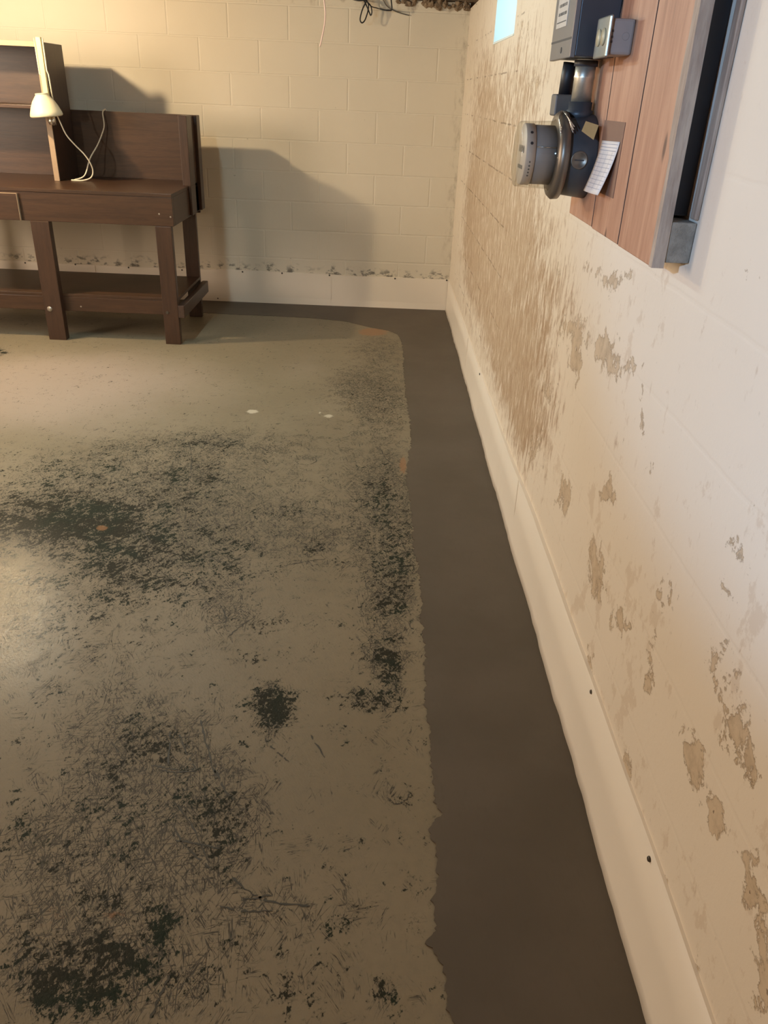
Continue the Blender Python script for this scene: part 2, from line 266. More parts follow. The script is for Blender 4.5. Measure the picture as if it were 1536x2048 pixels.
def m_strip():
    t = NT('fresh_mortar'); p = t.pos()
    n = t.noise(p, 3.0, 4, 0.55); f = t.noise(t.mapping(p, (3, 1, 1)), 30, 4)
    col = t.mix(t.step(n, 0.3, 0.7), (0.090, 0.070, 0.048), (0.112, 0.088, 0.063))
    col = t.mix(t.step(f, 0.5, 0.8, 0, 0.3), col, (0.080, 0.063, 0.045))
    return t.fin(col, 0.62, 0, t.bump(t.noise(p, 14, 4), 0.10, 0.004))
def brick_height(t, a, b, off, groove=0.007):
    # recessed joints of a block wall from coordinates a (along) and b (up); courses 0.2032, blocks 0.4064
    v = t.comb(a, b, 0.0)
    nd = t.n('ShaderNodeTexBrick', offset=0.5, offset_frequency=2, squash=1.0)
    t.put(nd.inputs['Vector'], t.mapping(v, (1, 1, 1), (0, 0, 0), off))
    nd.inputs['Color1'].default_value = (1, 1, 1, 1); nd.inputs['Color2'].default_value = (0.9, 0.9, 0.9, 1); nd.inputs['Mortar'].default_value = (0, 0, 0, 1)
    nd.inputs['Scale'].default_value = 1.0; nd.inputs['Mortar Size'].default_value = groove; nd.inputs['Mortar Smooth'].default_value = 0.6
    nd.inputs['Bias'].default_value = 0.0; nd.inputs['Brick Width'].default_value = 0.4064; nd.inputs['Row Height'].default_value = 0.2032
    return nd
def m_back():
    t = NT('painted_block_cream'); p = t.pos(); x, y, z = t.sep(p)
    wob = t.math('MULTIPLY', t.math('SUBTRACT', t.noise(p, 5, 2), 0.5), 0.006)
    br = brick_height(t, x, t.math('ADD', z, wob), (20*0.4064+1.617, 10*0.2032-0.345, 0))
    mort = br.outputs['Fac']
    tone = t.noise(p, 2.2, 3)
    col = t.mix(tone, (0.67, 0.60, 0.485), (0.73, 0.66, 0.545))
    vn = t.n('ShaderNodeTexVoronoi'); vn.inputs['Scale'].default_value = 1.0
    t.put(vn.inputs['Vector'], t.comb(t.math('MULTIPLY', x, 2.46), 0.0, t.math('MULTIPLY', z, 4.9)))
    col = t.mix(t.math('MULTIPLY', mort, 0.28), col, (0.80, 0.73, 0.61))
    # mildew just above the base panel and in the corner
    zz = t.math('ADD', z, t.math('MULTIPLY', t.math('SUBTRACT', t.noise(t.mapping(p, (9, 1, 1)), 1, 3), 0.5), 0.14))
    band = t.step(zz, 0.255, 0.315, 1.0, 0.0)
    mz = t.math('MULTIPLY', band, t.step(t.noise(t.mapping(p, (15, 1, 24), (0, 0.6, 0)), 1.0, 5, 0.62), 0.49, 0.60))
    col = t.mix(t.math('MULTIPLY', mz, 0.8), col, (0.075, 0.068, 0.058))
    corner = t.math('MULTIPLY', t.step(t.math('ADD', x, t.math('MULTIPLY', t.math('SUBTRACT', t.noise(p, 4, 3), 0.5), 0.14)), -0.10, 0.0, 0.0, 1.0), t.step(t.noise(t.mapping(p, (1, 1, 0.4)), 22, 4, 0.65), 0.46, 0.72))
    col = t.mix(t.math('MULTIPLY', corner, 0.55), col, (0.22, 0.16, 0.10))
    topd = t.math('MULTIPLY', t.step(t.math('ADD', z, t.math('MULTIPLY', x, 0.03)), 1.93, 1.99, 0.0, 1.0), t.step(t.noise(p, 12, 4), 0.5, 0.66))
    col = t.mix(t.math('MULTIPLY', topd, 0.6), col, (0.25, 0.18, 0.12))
    spots = t.step(t.noise(p, 30, 2, 0.4), 0.76, 0.80)
    col = t.mix(t.math('MULTIPLY', spots, 0.45), col, (0.25, 0.2, 0.14))
    h = t.math('SUBTRACT', t.math('MULTIPLY', t.noise(p, 55, 5, 0.7), 0.20), mort)
    return t.fin(col, 0.6, 0, t.bump(h, 0.45, 0.006), 0.3)
def m_right():
    t = NT('peeling_painted_block'); p = t.pos(); x, y, z = t.sep(p)
    fl, de = t.attr('flake'), t.attr('dense')
    wob = t.math('MULTIPLY', t.math('SUBTRACT', t.noise(p, 7, 3), 0.5), 0.012)
    br = brick_height(t, y, t.math('ADD', z, wob), (30*0.4064+0.1, 10*0.2032-0.365, 0), 0.006)
    mort = br.outputs['Fac']
    fz = t.math('ABSOLUTE', t.math('SUBTRACT', t.math('FRACT', t.math('DIVIDE', t.math('ADD', t.math('ADD', z, wob), 1.667+0.1016), 0.2032)), 0.5))
    bed = t.step(fz, 0.006, 0.035, 1.0, 0.0)
    mort = t.math('MAXIMUM', t.math('MULTIPLY', mort, t.step(y, -3.4, -2.4)), t.math('MULTIPLY', bed, 0.7))
    tone = t.noise(p, 2.5, 3)
    col = t.mix(tone, (0.745, 0.645, 0.525), (0.80, 0.705, 0.59))
    n1 = t.noise(p, 22, 6, 0.68, 0.2); n2 = t.noise(p, 7, 4, 0.6)
    s = t.math('ADD', t.math('MULTIPLY', n1, 0.75), t.math('MULTIPLY', n2, 0.45))
    # paint flaked off in patches
    k = t.math('ADD', s, t.math('MULTIPLY', fl, 0.30))
    patch = t.step(k, 0.792, 0.812); rim = t.math('SUBTRACT', t.step(k, 0.772, 0.795), t.step(k, 0.808, 0.835))
    thin = t.math('MULTIPLY', t.step(t.math('ADD', t.math('ADD', t.math('MULTIPLY', t.noise(t.mapping(p, (1, 1, 0.7), (0, 0, 0), (4, 2, 1)), 15, 6, 0.7), 0.9), t.math('MULTIPLY', t.noise(p, 3, 3), 0.5)), t.math('MULTIPLY', t.math('SUBTRACT', 1.1, z), 0.05)), 0.79, 0.85), 0.42)
    col = t.mix(thin, col, (0.58, 0.45, 0.33))
    pc = t.mix(t.step(n1, 0.4, 0.62), (0.47, 0.355, 0.24), (0.60, 0.47, 0.33))
    # the damp far end: brown and rough, in vertical runs
    d1 = t.noise(t.mapping(p, (1, 1, 0.35)), 34, 6, 0.72, 0.4)
    kd = t.math('ADD', t.math('ADD', t.math('MULTIPLY', d1, 0.9), t.math('MULTIPLY', n2, 0.30)), t.math('MULTIPLY', t.math('MINIMUM', de, 1.3), 0.26))
    damp = t.step(kd, 0.70, 0.92)
    dc = t.mix(t.step(d1, 0.42, 0.62), (0.50, 0.37, 0.245), (0.37, 0.235, 0.135))
    col = t.mix(t.math('MULTIPLY', damp, 0.86), col, dc)
    col = t.mix(t.math('MULTIPLY', patch, 0.85), col, pc)
    col = t.mix(t.math('MULTIPLY', rim, 0.45, clamp=True), col, (0.30, 0.21, 0.13))
    dots = t.math('MULTIPLY', t.step(t.noise(p, 46, 3, 0.5), 0.70, 0.74), t.step(t.math('ADD', de, fl), 0.2, 0.9, 0.15, 1.0))
    col = t.mix(t.math('MULTIPLY', dots, 0.75), col, (0.12, 0.075, 0.045))
    # cracked joints at the far end
    crk = t.math('MULTIPLY', t.step(mort, 0.75, 1.0), t.step(t.math('ADD', t.noise(p, 9, 3), t.math('MULTIPLY', t.math('MINIMUM', de, 1.0), 0.10)), 0.56, 0.64))
    crk = t.math('MULTIPLY', crk, t.step(y, -3.6, -2.6, 0.0, 1.0))
    col = t.mix(t.math('MULTIPLY', crk, 0.6), col, (0.16, 0.10, 0.06))
    h = t.math('ADD', t.math('MULTIPLY', mort, -0.22), t.math('MULTIPLY', t.noise(p, 70, 4, 0.7), 0.12))
    h = t.math('SUBTRACT', h, t.math('MULTIPLY', patch, 0.45))
    h = t.math('ADD', h, t.math('MULTIPLY', t.math('MULTIPLY', d1, t.math('MINIMUM', de, 1.0)), 0.9))
    return t.fin(col, 0.62, 0, t.bump(h, 0.5, 0.006), 0.3)
M = {}
M['floor'] = m_floor(); M['strip'] = m_strip(); M['back'] = m_back(); M['right'] = m_right()
M['base'] = plain('white_base_panel', (0.84, 0.75, 0.64), 0.38, 0, 0.04, 3)
M['plainwall'] = plain('plain_block', (0.55, 0.49, 0.40), 0.7)
M['joist'] = wood('joist_wood', (0.16, 0.10, 0.055), (0.26, 0.17, 0.10), 'x')
M['brown'] = wood('dark_brown_stain', (0.038, 0.018, 0.0095), (0.070, 0.033, 0.016), 'x', 0.36)
M['brownz'] = wood('dark_brown_stain_upright', (0.037, 0.018, 0.0105), (0.065, 0.031, 0.017), 'z', 0.38)
M['browny'] = wood('dark_brown_stain_crosswise', (0.045, 0.025, 0.018), (0.078, 0.044, 0.030), 'y', 0.38)
M['paleedge'] = plain('pale_edge', (0.36, 0.25, 0.16), 0.5)  # pale colour for the drawer and hutch edges
M['plank'] = wood('bare_pine_plank', (0.39, 0.185, 0.108), (0.55, 0.30, 0.185), 'z', 0.55, True, 9, 0.2, 5)
M['sawn'] = plain('dark_sawn_edge', (0.085, 0.045, 0.030), 0.8, 0, 0.3, 40)  # dark colour on the plank edges at the joints
M['plankdark'] = wood('weathered_wood', (0.14, 0.095, 0.075), (0.24, 0.17, 0.135), 'z', 0.7)
M['greyedge'] = wood('weathered_grey_edge', (0.28, 0.20, 0.155), (0.50, 0.39, 0.30), 'z', 0.7, False, 9, 0.4)
M['gapshade'] = plain('gap_shade_navy', (0.055, 0.060, 0.075), 0.6)  # dark navy stands in for the shade in the gap behind the planks
M['mortarend'] = plain('cement_crusted_end', (0.27, 0.235, 0.19), 0.9, 0, 0.8, 40, 0.9)
M['panel'] = plain('panel_enamel', (0.055, 0.058, 0.066), 0.42, 0.1, 0.08)
M['cover'] = plain('panel_cover_grey', (0.175, 0.165, 0.16), 0.40, 0.2, 0.08)
M['dull'] = plain('dull_hub_grey', (0.16, 0.145, 0.13), 0.55, 0.3)
M['galv'] = plain('galvanised', (0.70, 0.66, 0.55), 0.38, 0.85, 0.35, 45)
M['boxgrey'] = plain('box_grey', (0.34, 0.31, 0.285), 0.45, 0.1, 0.1)
M['plate'] = plain('steel_plate', (0.40, 0.40, 0.36), 0.32, 0.7, 0.1)
M['outlet'] = plain('ivory_outlet', (0.52, 0.46, 0.30), 0.4)
M['meterbase'] = plain('meter_socket_enamel', (0.062, 0.068, 0.075), 0.42, 0.15, 0.1)
M['ring'] = plain('ring_bronze', (0.20, 0.165, 0.125), 0.36, 0.6, 0.15)
M['meterbody'] = plain('meter_body_grey', (0.33, 0.295, 0.265), 0.5, 0.0, 0.06)
M['dial'] = plain('meter_dial', (0.58, 0.50, 0.41), 0.5)
M['ink'] = plain('dark_ink', (0.05, 0.045, 0.045), 0.6)
M['blue_ink'] = plain('faint_ruled_ink', (0.32, 0.32, 0.40), 0.6)
M['paper'] = plain('paper', (0.78, 0.73, 0.70), 0.7, 0, 0.04)
M['oblong'] = plain('brown_oblong', (0.22, 0.115, 0.075), 0.6, 0, 0.1)
M['tag'] = plain('manila_tag', (0.52, 0.33, 0.12), 0.6, 0, 0.2, 60)
M['label'] = plain('label_white', (0.55, 0.51, 0.46), 0.5)
M['chrome'] = plain('bright_metal', (0.65, 0.62, 0.56), 0.22, 0.9)
M['shade'] = plain('cream_lamp_shade', (0.85, 0.76, 0.52), 0.4, 0, 0.03)
M['arm'] = plain('cream_arm', (0.78, 0.68, 0.36), 0.4, 0, 0.04)
M['cord'] = plain('cream_cord', (0.75, 0.66, 0.50), 0.45)
M['wireblack'] = plain('black_cable', (0.012, 0.012, 0.015), 0.5)
M['wirepink'] = plain('pink_wire', (0.88, 0.66, 0.60), 0.4)
M['jamb'] = plain('pale_jamb_paint', (0.78, 0.85, 0.86), 0.5, 0, 0.03)
M['screw'] = plain('screw_head', (0.10, 0.085, 0.07), 0.4, 0.6)
M['bolt'] = plain('bolt_steel', (0.42, 0.38, 0.33), 0.35, 0.7)
M['spall'] = plain('crumbled_mortar', (0.24, 0.17, 0.11), 0.9, 0, 0.5, 30, 0.8)
def m_glass():
    t = NT('clear_thin_glass'); t.t.nodes.remove(t.b)
    tr = t.n('ShaderNodeBsdfTransparent'); gl = t.n('ShaderNodeBsdfGlossy'); gl.inputs['Roughness'].default_value = 0.04
    tr.inputs[0].default_value = (0.93, 0.93, 0.91, 1)
    fr = t.n('ShaderNodeFresnel'); fr.inputs[0].default_value = 1.45
    mx = t.n('ShaderNodeMixShader'); t.pos(); t.t.links.new(t.math('MULTIPLY', t.math('ADD', fr.outputs[0], 0.02), t.math('SUBTRACT', 1.0, t.geo.outputs['Backfacing'])), mx.inputs[0]); t.t.links.new(tr.outputs[0], mx.inputs[1]); t.t.links.new(gl.outputs[0], mx.inputs[2])
    t.t.links.new(mx.outputs[0], t.out.inputs[0]); return t.m
M['glass'] = m_glass()
def m_emit(name, BULB_COL, BULB_STRENGTH):
    t = NT(name); e = t.n('ShaderNodeEmission'); e.inputs[0].default_value = (*BULB_COL, 1); e.inputs[1].default_value = BULB_STRENGTH
    t.t.links.new(e.outputs[0], t.out.inputs[0]); return t.m
M['bulb'] = m_emit('lit_bulb_glass', BULB_COL, BULB_STRENGTH); M['tube'] = m_emit('fill_tube_glass', FILL_TUBE_COL, FILL_TUBE_STRENGTH)

# ------------------------------------------------------------------ the setting
def struct(o): o['kind'] = 'structure'; return o
def span(segs):
    out = []
    for a, b, st in segs:
        n = max(1, int(round((b-a)/st))); out += list(np.linspace(a, b, n, endpoint=False))
    return np.array(out+[segs[-1][1]])
fx = span([(-5.2, -2.7, 0.05), (-2.7, 0, 0.009)])
fy = span([(-9, -5.6, 0.1), (-5.6, -3.4, 0.009), (-3.4, 0, 0.02)])
floor = struct(grid('floor', fx, fy, lambda U, V: np.stack([U, V, 0*U], -1), {'dark': FDARK, 'scr': FSCR, 'rust': FRUST, 'gloss': FGLOSS, 'lit_patch': FLITPATCH}, M['floor']))
bm = B()
for s in FSTROKE:
    pts = smooth_path([(a, b, 0) for a, b in s], 8); L = []
    for i, p in enumerate(pts):
        d = (pts[min(i+1, len(pts)-1)]-pts[max(i-1, 0)]).normalized(); nrm = Vector((-d.y, d.x, 0))
        wd = random.uniform(0.0006, 0.0030)*(0.4 if i in (0, len(pts)-1) else 1)
        p = p+nrm*random.uniform(-0.002, 0.002)
        L.append((bm.verts.new(p+nrm*wd+Vector((0, 0, 0.0006))), bm.verts.new(p-nrm*wd+Vector((0, 0, 0.0006)))))
    for i, (a, b) in enumerate(zip(L, L[1:])):
        if random.random() > 0.12: bm.faces.new((a[0], b[0], b[1], a[1]))
M['scratch'] = plain('scratch_dark', (0.055, 0.050, 0.036), 0.6)
sc_ = obj('scratch_marks', bm, M['scratch'], floor); sc_['kind'] = 'stuff'

# the trench refilled with smooth new concrete along both walls
bm = B()
ed = [Vector((a, b, 0.003)) for a, b in SEDGE]
ed = [Vector((-5.2, ed[0].y+0.02, 0.003)), Vector((-3.0, ed[0].y+0.01, 0.003))]+ed+[Vector((-0.355, -6.2, 0.003)), Vector((-0.37, -9, 0.003))]
rough_e = []
for i, (a, b) in enumerate(zip(ed, ed[1:])):
    n = max(1, min(60, int((b-a).length/0.006)))
    for k in range(n):
        p = a.lerp(b, k/n); am = 0.010 if p.y < -0.9 else 0.004
        o1 = mnoise.noise(p*28)*am+mnoise.noise(p*95+Vector((5, 1, 0)))*am*0.9
        nrm = Vector((1, 0, 0)) if p.y < -0.9 else Vector((0, 1, 0))
        rough_e.append(p+nrm*o1)
rough_e.append(ed[-1])
top = [bm.verts.new(p) for p in rough_e]
def wallside(p):
    return Vector((min(max(p.x, -5.2), -0.0), 0, 0.003)) if p.y > -0.62 and p.x < -0.6 else None
# inner ring: points on the walls matched to each edge point
inner = []
tot = len(rough_e)
icorner = min(range(tot), key=lambda i: (rough_e[i]-Vector((-0.40, -0.745, 0.003))).length)
for i, p in enumerate(rough_e):
    if i <= icorner:
        f = i/icorner; x0 = rough_e[i].x
        inner.append(Vector((max(-5.2, x0) if x0 < -0.9 else -0.9+(x0+0.9)/0.5*0.9, 0, 0.003)))
    else:
        inner.append(Vector((0, min(0, p.y) if p.y < -1.3 else -1.3*((-0.745-p.y)/0.555), 0.003)))
iv = [bm.verts.new(p) for p in inner]; lo = [bm.verts.new(p-Vector((0, 0, 0.003))) for p in rough_e]
for i in range(tot-1):
    try: bm.faces.new((top[i], top[i+1], iv[i+1], iv[i]))
    except ValueError: pass
    bm.faces.new((top[i], lo[i], lo[i+1], top[i+1]))
struct(obj('trim_1', bm, M['strip']))['label'] = 'strip of smooth dark new concrete along the foot of the walls'

WY0, WY1, WZ0, WZ1 = -2.195, -1.49, 1.722, 1.985     # window opening in the right wall
ry = span([(-9, -5.7, 0.15), (-5.7, WY0, 0.013), (WY0, WY1, 0.0141), (WY1, 0, 0.016)])
rz = span([(0, WZ0, 0.0135), (WZ0, WZ1, 0.0138), (WZ1, 2.0, 0.015)])
wr = struct(grid('wall_right', ry, rz, lambda U, V: np.stack([0*U, U, V], -1), {'flake': FLAKE, 'dense': DENSE}, M['right'],
       skip=lambda a, b: (a > WY0) & (a < WY1) & (b > WZ0) & (b < WZ1)))
bm = B()
box(bm, 0.003, 0.2, -9, WY0, 0, 2.0); box(bm, 0.003, 0.2, WY1, 0.2, 0, 2.0); box(bm, 0.003, 0.2, WY0, WY1, 0, WZ0); box(bm, 0.003, 0.2, WY0, WY1, WZ1, 2.0)
core = struct(obj('wall_core', bm, M['plainwall'], wr))
bx = span([(-5.2, 0, 0.26)])
wb = struct(grid('wall_back', bx, span([(0, 2.03, 0.2)]), lambda U, V: np.stack([U, 0*U, V], -1), {}, M['back']))
struct(obj('wall_core', box(boxed(-5.4, 0.0, 0.003, 0.2, 0, 2.0), -5.4, 0.0, 0.003, 0.058, 2.0, 2.03), M['plainwall'], wb))
struct(obj('wall_left', boxed(-5.4, -5.2, -9, 0, 0, 2.0), M['plainwall']))
struct(obj('wall_front', boxed(-5.4, 0.2, -9.2, -9, 0, 2.0), M['plainwall']))
bm = B(); box(bm, -5.4, 0.2, -9.2, 0.2, 2.27, 2.33)
for k in range(22):
    yy = -8.8+0.41*k
    if yy < -0.1: box(bm, -5.4, 0.2, yy-0.019, yy+0.019, 2.07, 2.27)
struct(obj('ceiling', bm, M['joist']))
bm = B(); box(bm, -5.4, 0.2, 0.06, 0.2, 2.0, 2.27); box(bm, 0.06, 0.2, -9.2, 0.06, 2.0, 2.27); box(bm, -5.4, -5.26, -9.2, 0.06, 2.0, 2.27); box(bm, -5.26, 0.06, -9.2, -9.06, 2.0, 2.27)
struct(obj('trim_2', bm, M['joist']))['label'] = 'rough timber sill plate on top of the block walls'
# crumbled mortar on top of the wall at the far corner
bm = B()
for k in range(46):
    x0 = -0.50+0.49*random.random()**0.8; s_ = random.uniform(0.008, 0.022)
    r_ = bmesh.ops.create_icosphere(bm, subdivisions=1, radius=s_, matrix=Matrix.Translation((x0, random.uniform(-0.010, 0.004), random.uniform(1.995, 2.03) if x0 > -0.3 else random.uniform(2.005, 2.03))))
    for v in r_['verts']: v.co += Vector((random.uniform(-1, 1), random.uniform(-1, 1), random.uniform(-1, 1)))*s_*0.35
rub = obj('mortar_rubble', bm, M['spall']); tag(rub, 'crumbled brown mortar clinging along the top of the back wall by the corner', 'rubble', kind='stuff')

# window_1: opening with painted jambs, frame and pane
wn = bpy.data.objects.new('window_1', None); C.objects.link(wn); wn.location = (0.1, (WY0+WY1)/2, WZ0); struct(wn); bpy.context.view_layer.update()
bm = B()
box(bm, -0.003, 0.2, WY1-0.012, WY1, WZ0, WZ1); box(bm, 0.0, 0.2, WY0, WY0+0.012, WZ0, WZ1); box(bm, -0.004, 0.22, WY0, WY1, WZ0, WZ0+0.008); box(bm, 0.0, 0.2, WY0, WY1, WZ1-0.01, WZ1)
struct(obj('window_jamb', bm, M['jamb'], wn))
bm = B()
for y0, y1, z0, z1 in ((WY0+0.012, WY0+0.04, WZ0+0.008, WZ1-0.01), (WY1-0.04, WY1-0.012, WZ0+0.008, WZ1-0.01), (WY0+0.04, WY1-0.04, WZ0+0.008, WZ0+0.035), (WY0+0.04, WY1-0.04, WZ1-0.037, WZ1-0.01)):
    box(bm, 0.15, 0.18, y0, y1, z0, z1)
struct(obj('window_frame', bm, M['jamb'], wn))
struct(obj('window_pane', boxed(0.163, 0.167, WY0+0.04, WY1-0.04, WZ0+0.035, WZ1-0.037), M['glass'], wn))

# base panels along the walls
bm = B(); x = -5.2; ys = []
pts = []
while x < -0.009: pts.append(x); x += 0.05
pts.append(-0.006)
rows_ = []
for x in pts:
    zt = 0.240+0.004*math.sin(x*3.1)+0.002*math.sin(x*11); yb = 0.004*math.sin(x*2.3)
    rows_.append([bm.verts.new(c) for c in ((x, 0, zt), (x, -0.007, zt-0.0015), (x, -0.008, 0.05), (x, -0.012+yb*0.5, 0.0), (x, 0, 0.0))])
for a, b in zip(rows_, rows_[1:]):
    for k in range(4): bm.faces.new((a[k], b[k], b[k+1], a[k+1]))
bm.faces.new(rows_[0]); bm.faces.new(rows_[-1][::-1])
bb_ = struct(obj('baseboard_back', bm, M['base']))
bm = B(); box(bm, -0.916, -0.909, -0.0105, -0.004, 0.03, 0.236); box(bm, -2.723, -2.716, -0.0105, -0.004, 0.03, 0.236)
obj('panel_seam', bm, M['base'], bb_)
for (a, b) in ((-1.591, .232), (-1.288, .234), (-.924, .233), (-.419, .229), (-.02, .232), (-2.866, .236), (-2.462, .229), (-2.054, .227), (-1.792, .022), (-3.247, .232)):
    obj('screw', lathe(B(), [(0, 0.007), (0.003, 0.0055)], (a, -0.0065, b), (0, -1, 0), 10), M['screw'], bb_)
TZ = [(-9, .265), (-5.47, .262), (-5.17, .266), (-4.88, .265), (-4.61, .266), (-4.28, .267), (-3.9, .272), (-3.63, .262), (-3.3, .246), (-3.05, .243), (-2.02, .238), (-1.58, .240), (-1.06, .240), (-.55, .240), (-.2, .242), (0, .242)]
BX = [(-9, 0), (-5.3, 0), (-4.4, -.002), (-4.0, -.003), (-3.62, -.005), (-2.84, -.006), (-2.16, -.004), (-1.16, 0), (-.75, 0), (0, 0)]
def lerp_tab(tb, y):
    for (a, va), (b, vb) in zip(tb, tb[1:]):
        if a <= y <= b: return va+(vb-va)*(y-a)/(b-a)
    return tb[-1][1]
bm = B(); rows_ = []; y = -9.0; ylist = []
while y < -0.013: ylist.append(y); y += 0.03
ylist.append(-0.012)
for y in ylist:
    zt = lerp_tab(TZ, y)+0.0015*math.sin(y*13); bx_ = lerp_tab(BX, y)+0.002*math.sin(y*9)+mnoise.noise(Vector((0, y*14, 3)))*0.003
    bow = 0.006*max(0, math.sin((y+4.9)*1.35))
    rows_.append([bm.verts.new(c) for c in ((0, y, zt), (-0.006-bow, y, zt-0.001), (-0.008-bow*0.6, y, 0.14), (-0.010+bx_, y, 0.03), (-0.014+bx_, y, 0.0), (0, y, 0.0))])
for a, b in zip(rows_, rows_[1:]):
    for k in range(5): bm.faces.new((a[k], a[k+1], b[k+1], b[k])).smooth = k in (1, 2, 3)
bm.faces.new(rows_[0]); bm.faces.new(rows_[-1][::-1])
br_ = struct(obj('baseboard_right', bm, M['base']))
bm = B(); box(bm, -0.0130, -0.004, -3.592, -3.581, 0.03, 0.258); box(bm, -0.0120, -0.004, -1.637, -1.626, 0.03, 0.236)
obj('panel_seam', bm, M['base'], br_)
for (a, b) in ((-3.503, .19), (-3.966, .235), (-4.708, .243), (-5.167, .243), (-2.266, .225)):
    obj('screw', lathe(B(), [(0, 0.006), (0.003, 0.0045)], (-0.0075, a, b), (-1, 0, 0), 10), M['screw'], br_)
# ------------------------------------------------------------------ workbench with back board
wbench = thing('workbench', 'long dark brown wooden workbench with apron, lower shelf and back board, at the back wall', 'workbench', (-2.6, -0.85, 0))
XE, XL = -1.79, -3.62
obj('tabletop', boxed(XL, XE, -1.2, -0.40, 0.885, 0.905), M['brown'], wbench, bevel=0.002)
bm = B(); box(bm, XL, XE, -1.198, -1.16, 0.722, 0.885); box(bm, XE-0.035, XE, -1.16, -0.42, 0.722, 0.885); box(bm, XL, XL+0.035, -1.16, -0.42, 0.722, 0.885); box(bm, XL, XE, -0.45, -0.42, 0.722, 0.885)
ap = obj('apron', bm, M['brown'], wbench, bevel=0.002)
for a, b in ((-1.872, 0.791), (-1.805, 0.777)):
    obj('bolt', lathe(B(), [(0, 0.006), (0.003, 0.004)], (a, -1.197, b), (0, -1, 0), 10), M['bolt'], ap)
dr = obj('drawer_front', boxed(-3.35, -2.700, -1.216, -1.1985, 0.724, 0.872), M['brown'], wbench, bevel=0.002)
bm = B(); box(bm, -3.35, -2.698, -1.2162, -1.1985, 0.872, 0.8745); box(bm, -2.700, -2.6975, -1.2162, -1.1985, 0.724, 0.872)
tag(obj('edge_strip', bm, M['paleedge'], dr), 'pale strip along the edge')
def leg(x0, x1, y0, y1): return obj('leg', boxed(x0, x1, y0, y1, 0, 0.722), M['brownz'], wbench, bevel=0.003)
l1 = leg(-2.648, -2.538, -1.206, -1.15); l2 = leg(-1.902, -1.805, -1.206, -1.162); l3 = leg(-1.905, -1.813, -0.50, -0.46)
leg(-3.60, -3.50, -1.206, -1.162); leg(-3.60, -3.50, -0.50, -0.46)
obj('bolt', lathe(B(), [(0, 0.017), (0.003, 0.016), (0.003, 0.008), (0.008, 0.007)], (-2.615, -1.206, 0.197), (0, -1, 0), 16), M['bolt'], l1)
obj('bolt', lathe(B(), [(0, 0.010), (0.004, 0.008)], (-1.874, -1.206, 0.204), (0, -1, 0), 12), M['screw'], l2)
obj('lower_shelf', boxed(-3.5, -1.81, -1.16, -0.505, 0.268, 0.287), M['brown'], wbench, bevel=0.002)
rl = obj('shelf_rail', boxed(-3.5, -1.81, -1.161, -1.125, 0.178, 0.268), M['brown'], wbench, bevel=0.003)
obj('bolt', lathe(B(), [(0, 0.006), (0.003, 0.004)], (-2.432, -1.160, 0.209), (0, -1, 0), 10), M['bolt'], rl)
obj('end_stretcher', boxed(-1.806, -1.766, -1.205, -0.45, 0.172, 0.250), M['browny'], wbench, bevel=0.004)
obj('back_board', boxed(XL, -1.80, -0.40, -0.376, 0.70, 1.305), M['brown'], wbench, bevel=0.002)
obj('end_post', boxed(-1.824, -1.772, -0.745, -0.615, 0.905, 1.31), M['brownz'], wbench, bevel=0.003)
obj('end_post', boxed(-1.790, -1.772, -0.745, -0.615, 0.728, 0.905), M['brownz'], wbench, bevel=0.002)
obj('end_panel', boxed(-1.806, -1.790, -0.62, -0.40, 0.728, 1.303), M['browny'], wbench)
obj('end_batten', boxed(-1.800, -1.768, -0.468, -0.376, 0.728, 1.306), M['brownz'], wbench, bevel=0.003)

# ------------------------------------------------------------------ hutch on the bench
hut = thing('shelf_hutch', 'dark brown open-fronted shelf cabinet standing on the workbench, left edge of the photo', 'cabinet', (-2.9, -0.6, 0.905))
HX0, HX1, HY0, HY1 = -3.50, -2.598, -0.765, -0.42
obj('side_panel', boxed(HX1-0.02, HX1, HY0, HY1, 0.9055, 1.668), M['brownz'], hut, bevel=0.002)
obj('side_panel', boxed(HX0, HX0+0.02, HY0, HY1, 0.9055, 1.668), M['brownz'], hut, bevel=0.002)
obj('top_panel', boxed(HX0+0.02, HX1-0.02, HY0, HY1, 1.648, 1.668), M['brown'], hut, bevel=0.002)
obj('shelf', boxed(HX0+0.02, HX1-0.02, HY0+0.004, HY1, 1.31, 1.33), M['brown'], hut, bevel=0.002)
obj('back_panel', boxed(HX0+0.02, HX1-0.02, HY1-0.008, HY1, 0.9055, 1.648), M['brown'], hut)
bm = B(); box(bm, HX1-0.034, HX1-0.001, HY0-0.008, HY0, 0.9055, 1.668); box(bm, HX0, HX1-0.034, HY0-0.008, HY0, 1.640, 1.668)
tag(obj('front_trim', bm, M['paleedge'], hut, bevel=0.001), 'paler trim on the front edges')

# ------------------------------------------------------------------ swing-arm lamp fixed to the hutch
lp = thing('desk_lamp', 'cream swing-arm lamp with conical shade, clamped to the front edge of the cabinet', 'lamp', (-2.583, -0.79, 1.25))
bm = B(); box(bm, -2.612, -2.583, -0.800, -0.776, 1.36, 1.69); 
obj('arm', bm, M['arm'], lp, bevel=0.002)
bm = tube(B(), [(-2.574, -0.790, 1.685), (-2.575, -0.790, 1.52), (-2.568, -0.790, 1.50), (-2.562, -0.790, 1.36)], 0.0045, 8)
tube(bm, [(-2.624, -0.790, 1.685), (-2.622, -0.790, 1.50), (-2.606, -0.792, 1.49)], 0.003, 8)
obj('tension_rod', bm, M['cord'], lp)
bm = B()
lathe(bm, [(0.118, 0.037), (0.122, 0.037), (0.124, 0.033), (0.112, 0.036), (0.08, 0.062), (0.05, 0.078), (0.022, 0.089), (0.006, 0.0935), (0.0, 0.090), (-0.002, 0.084)], (-2.595, -0.84, 1.276), (-0.10, -0.03, 1), 36, 0, False, False)
sh = obj('lamp_shade', bm, M['shade'], lp, True)
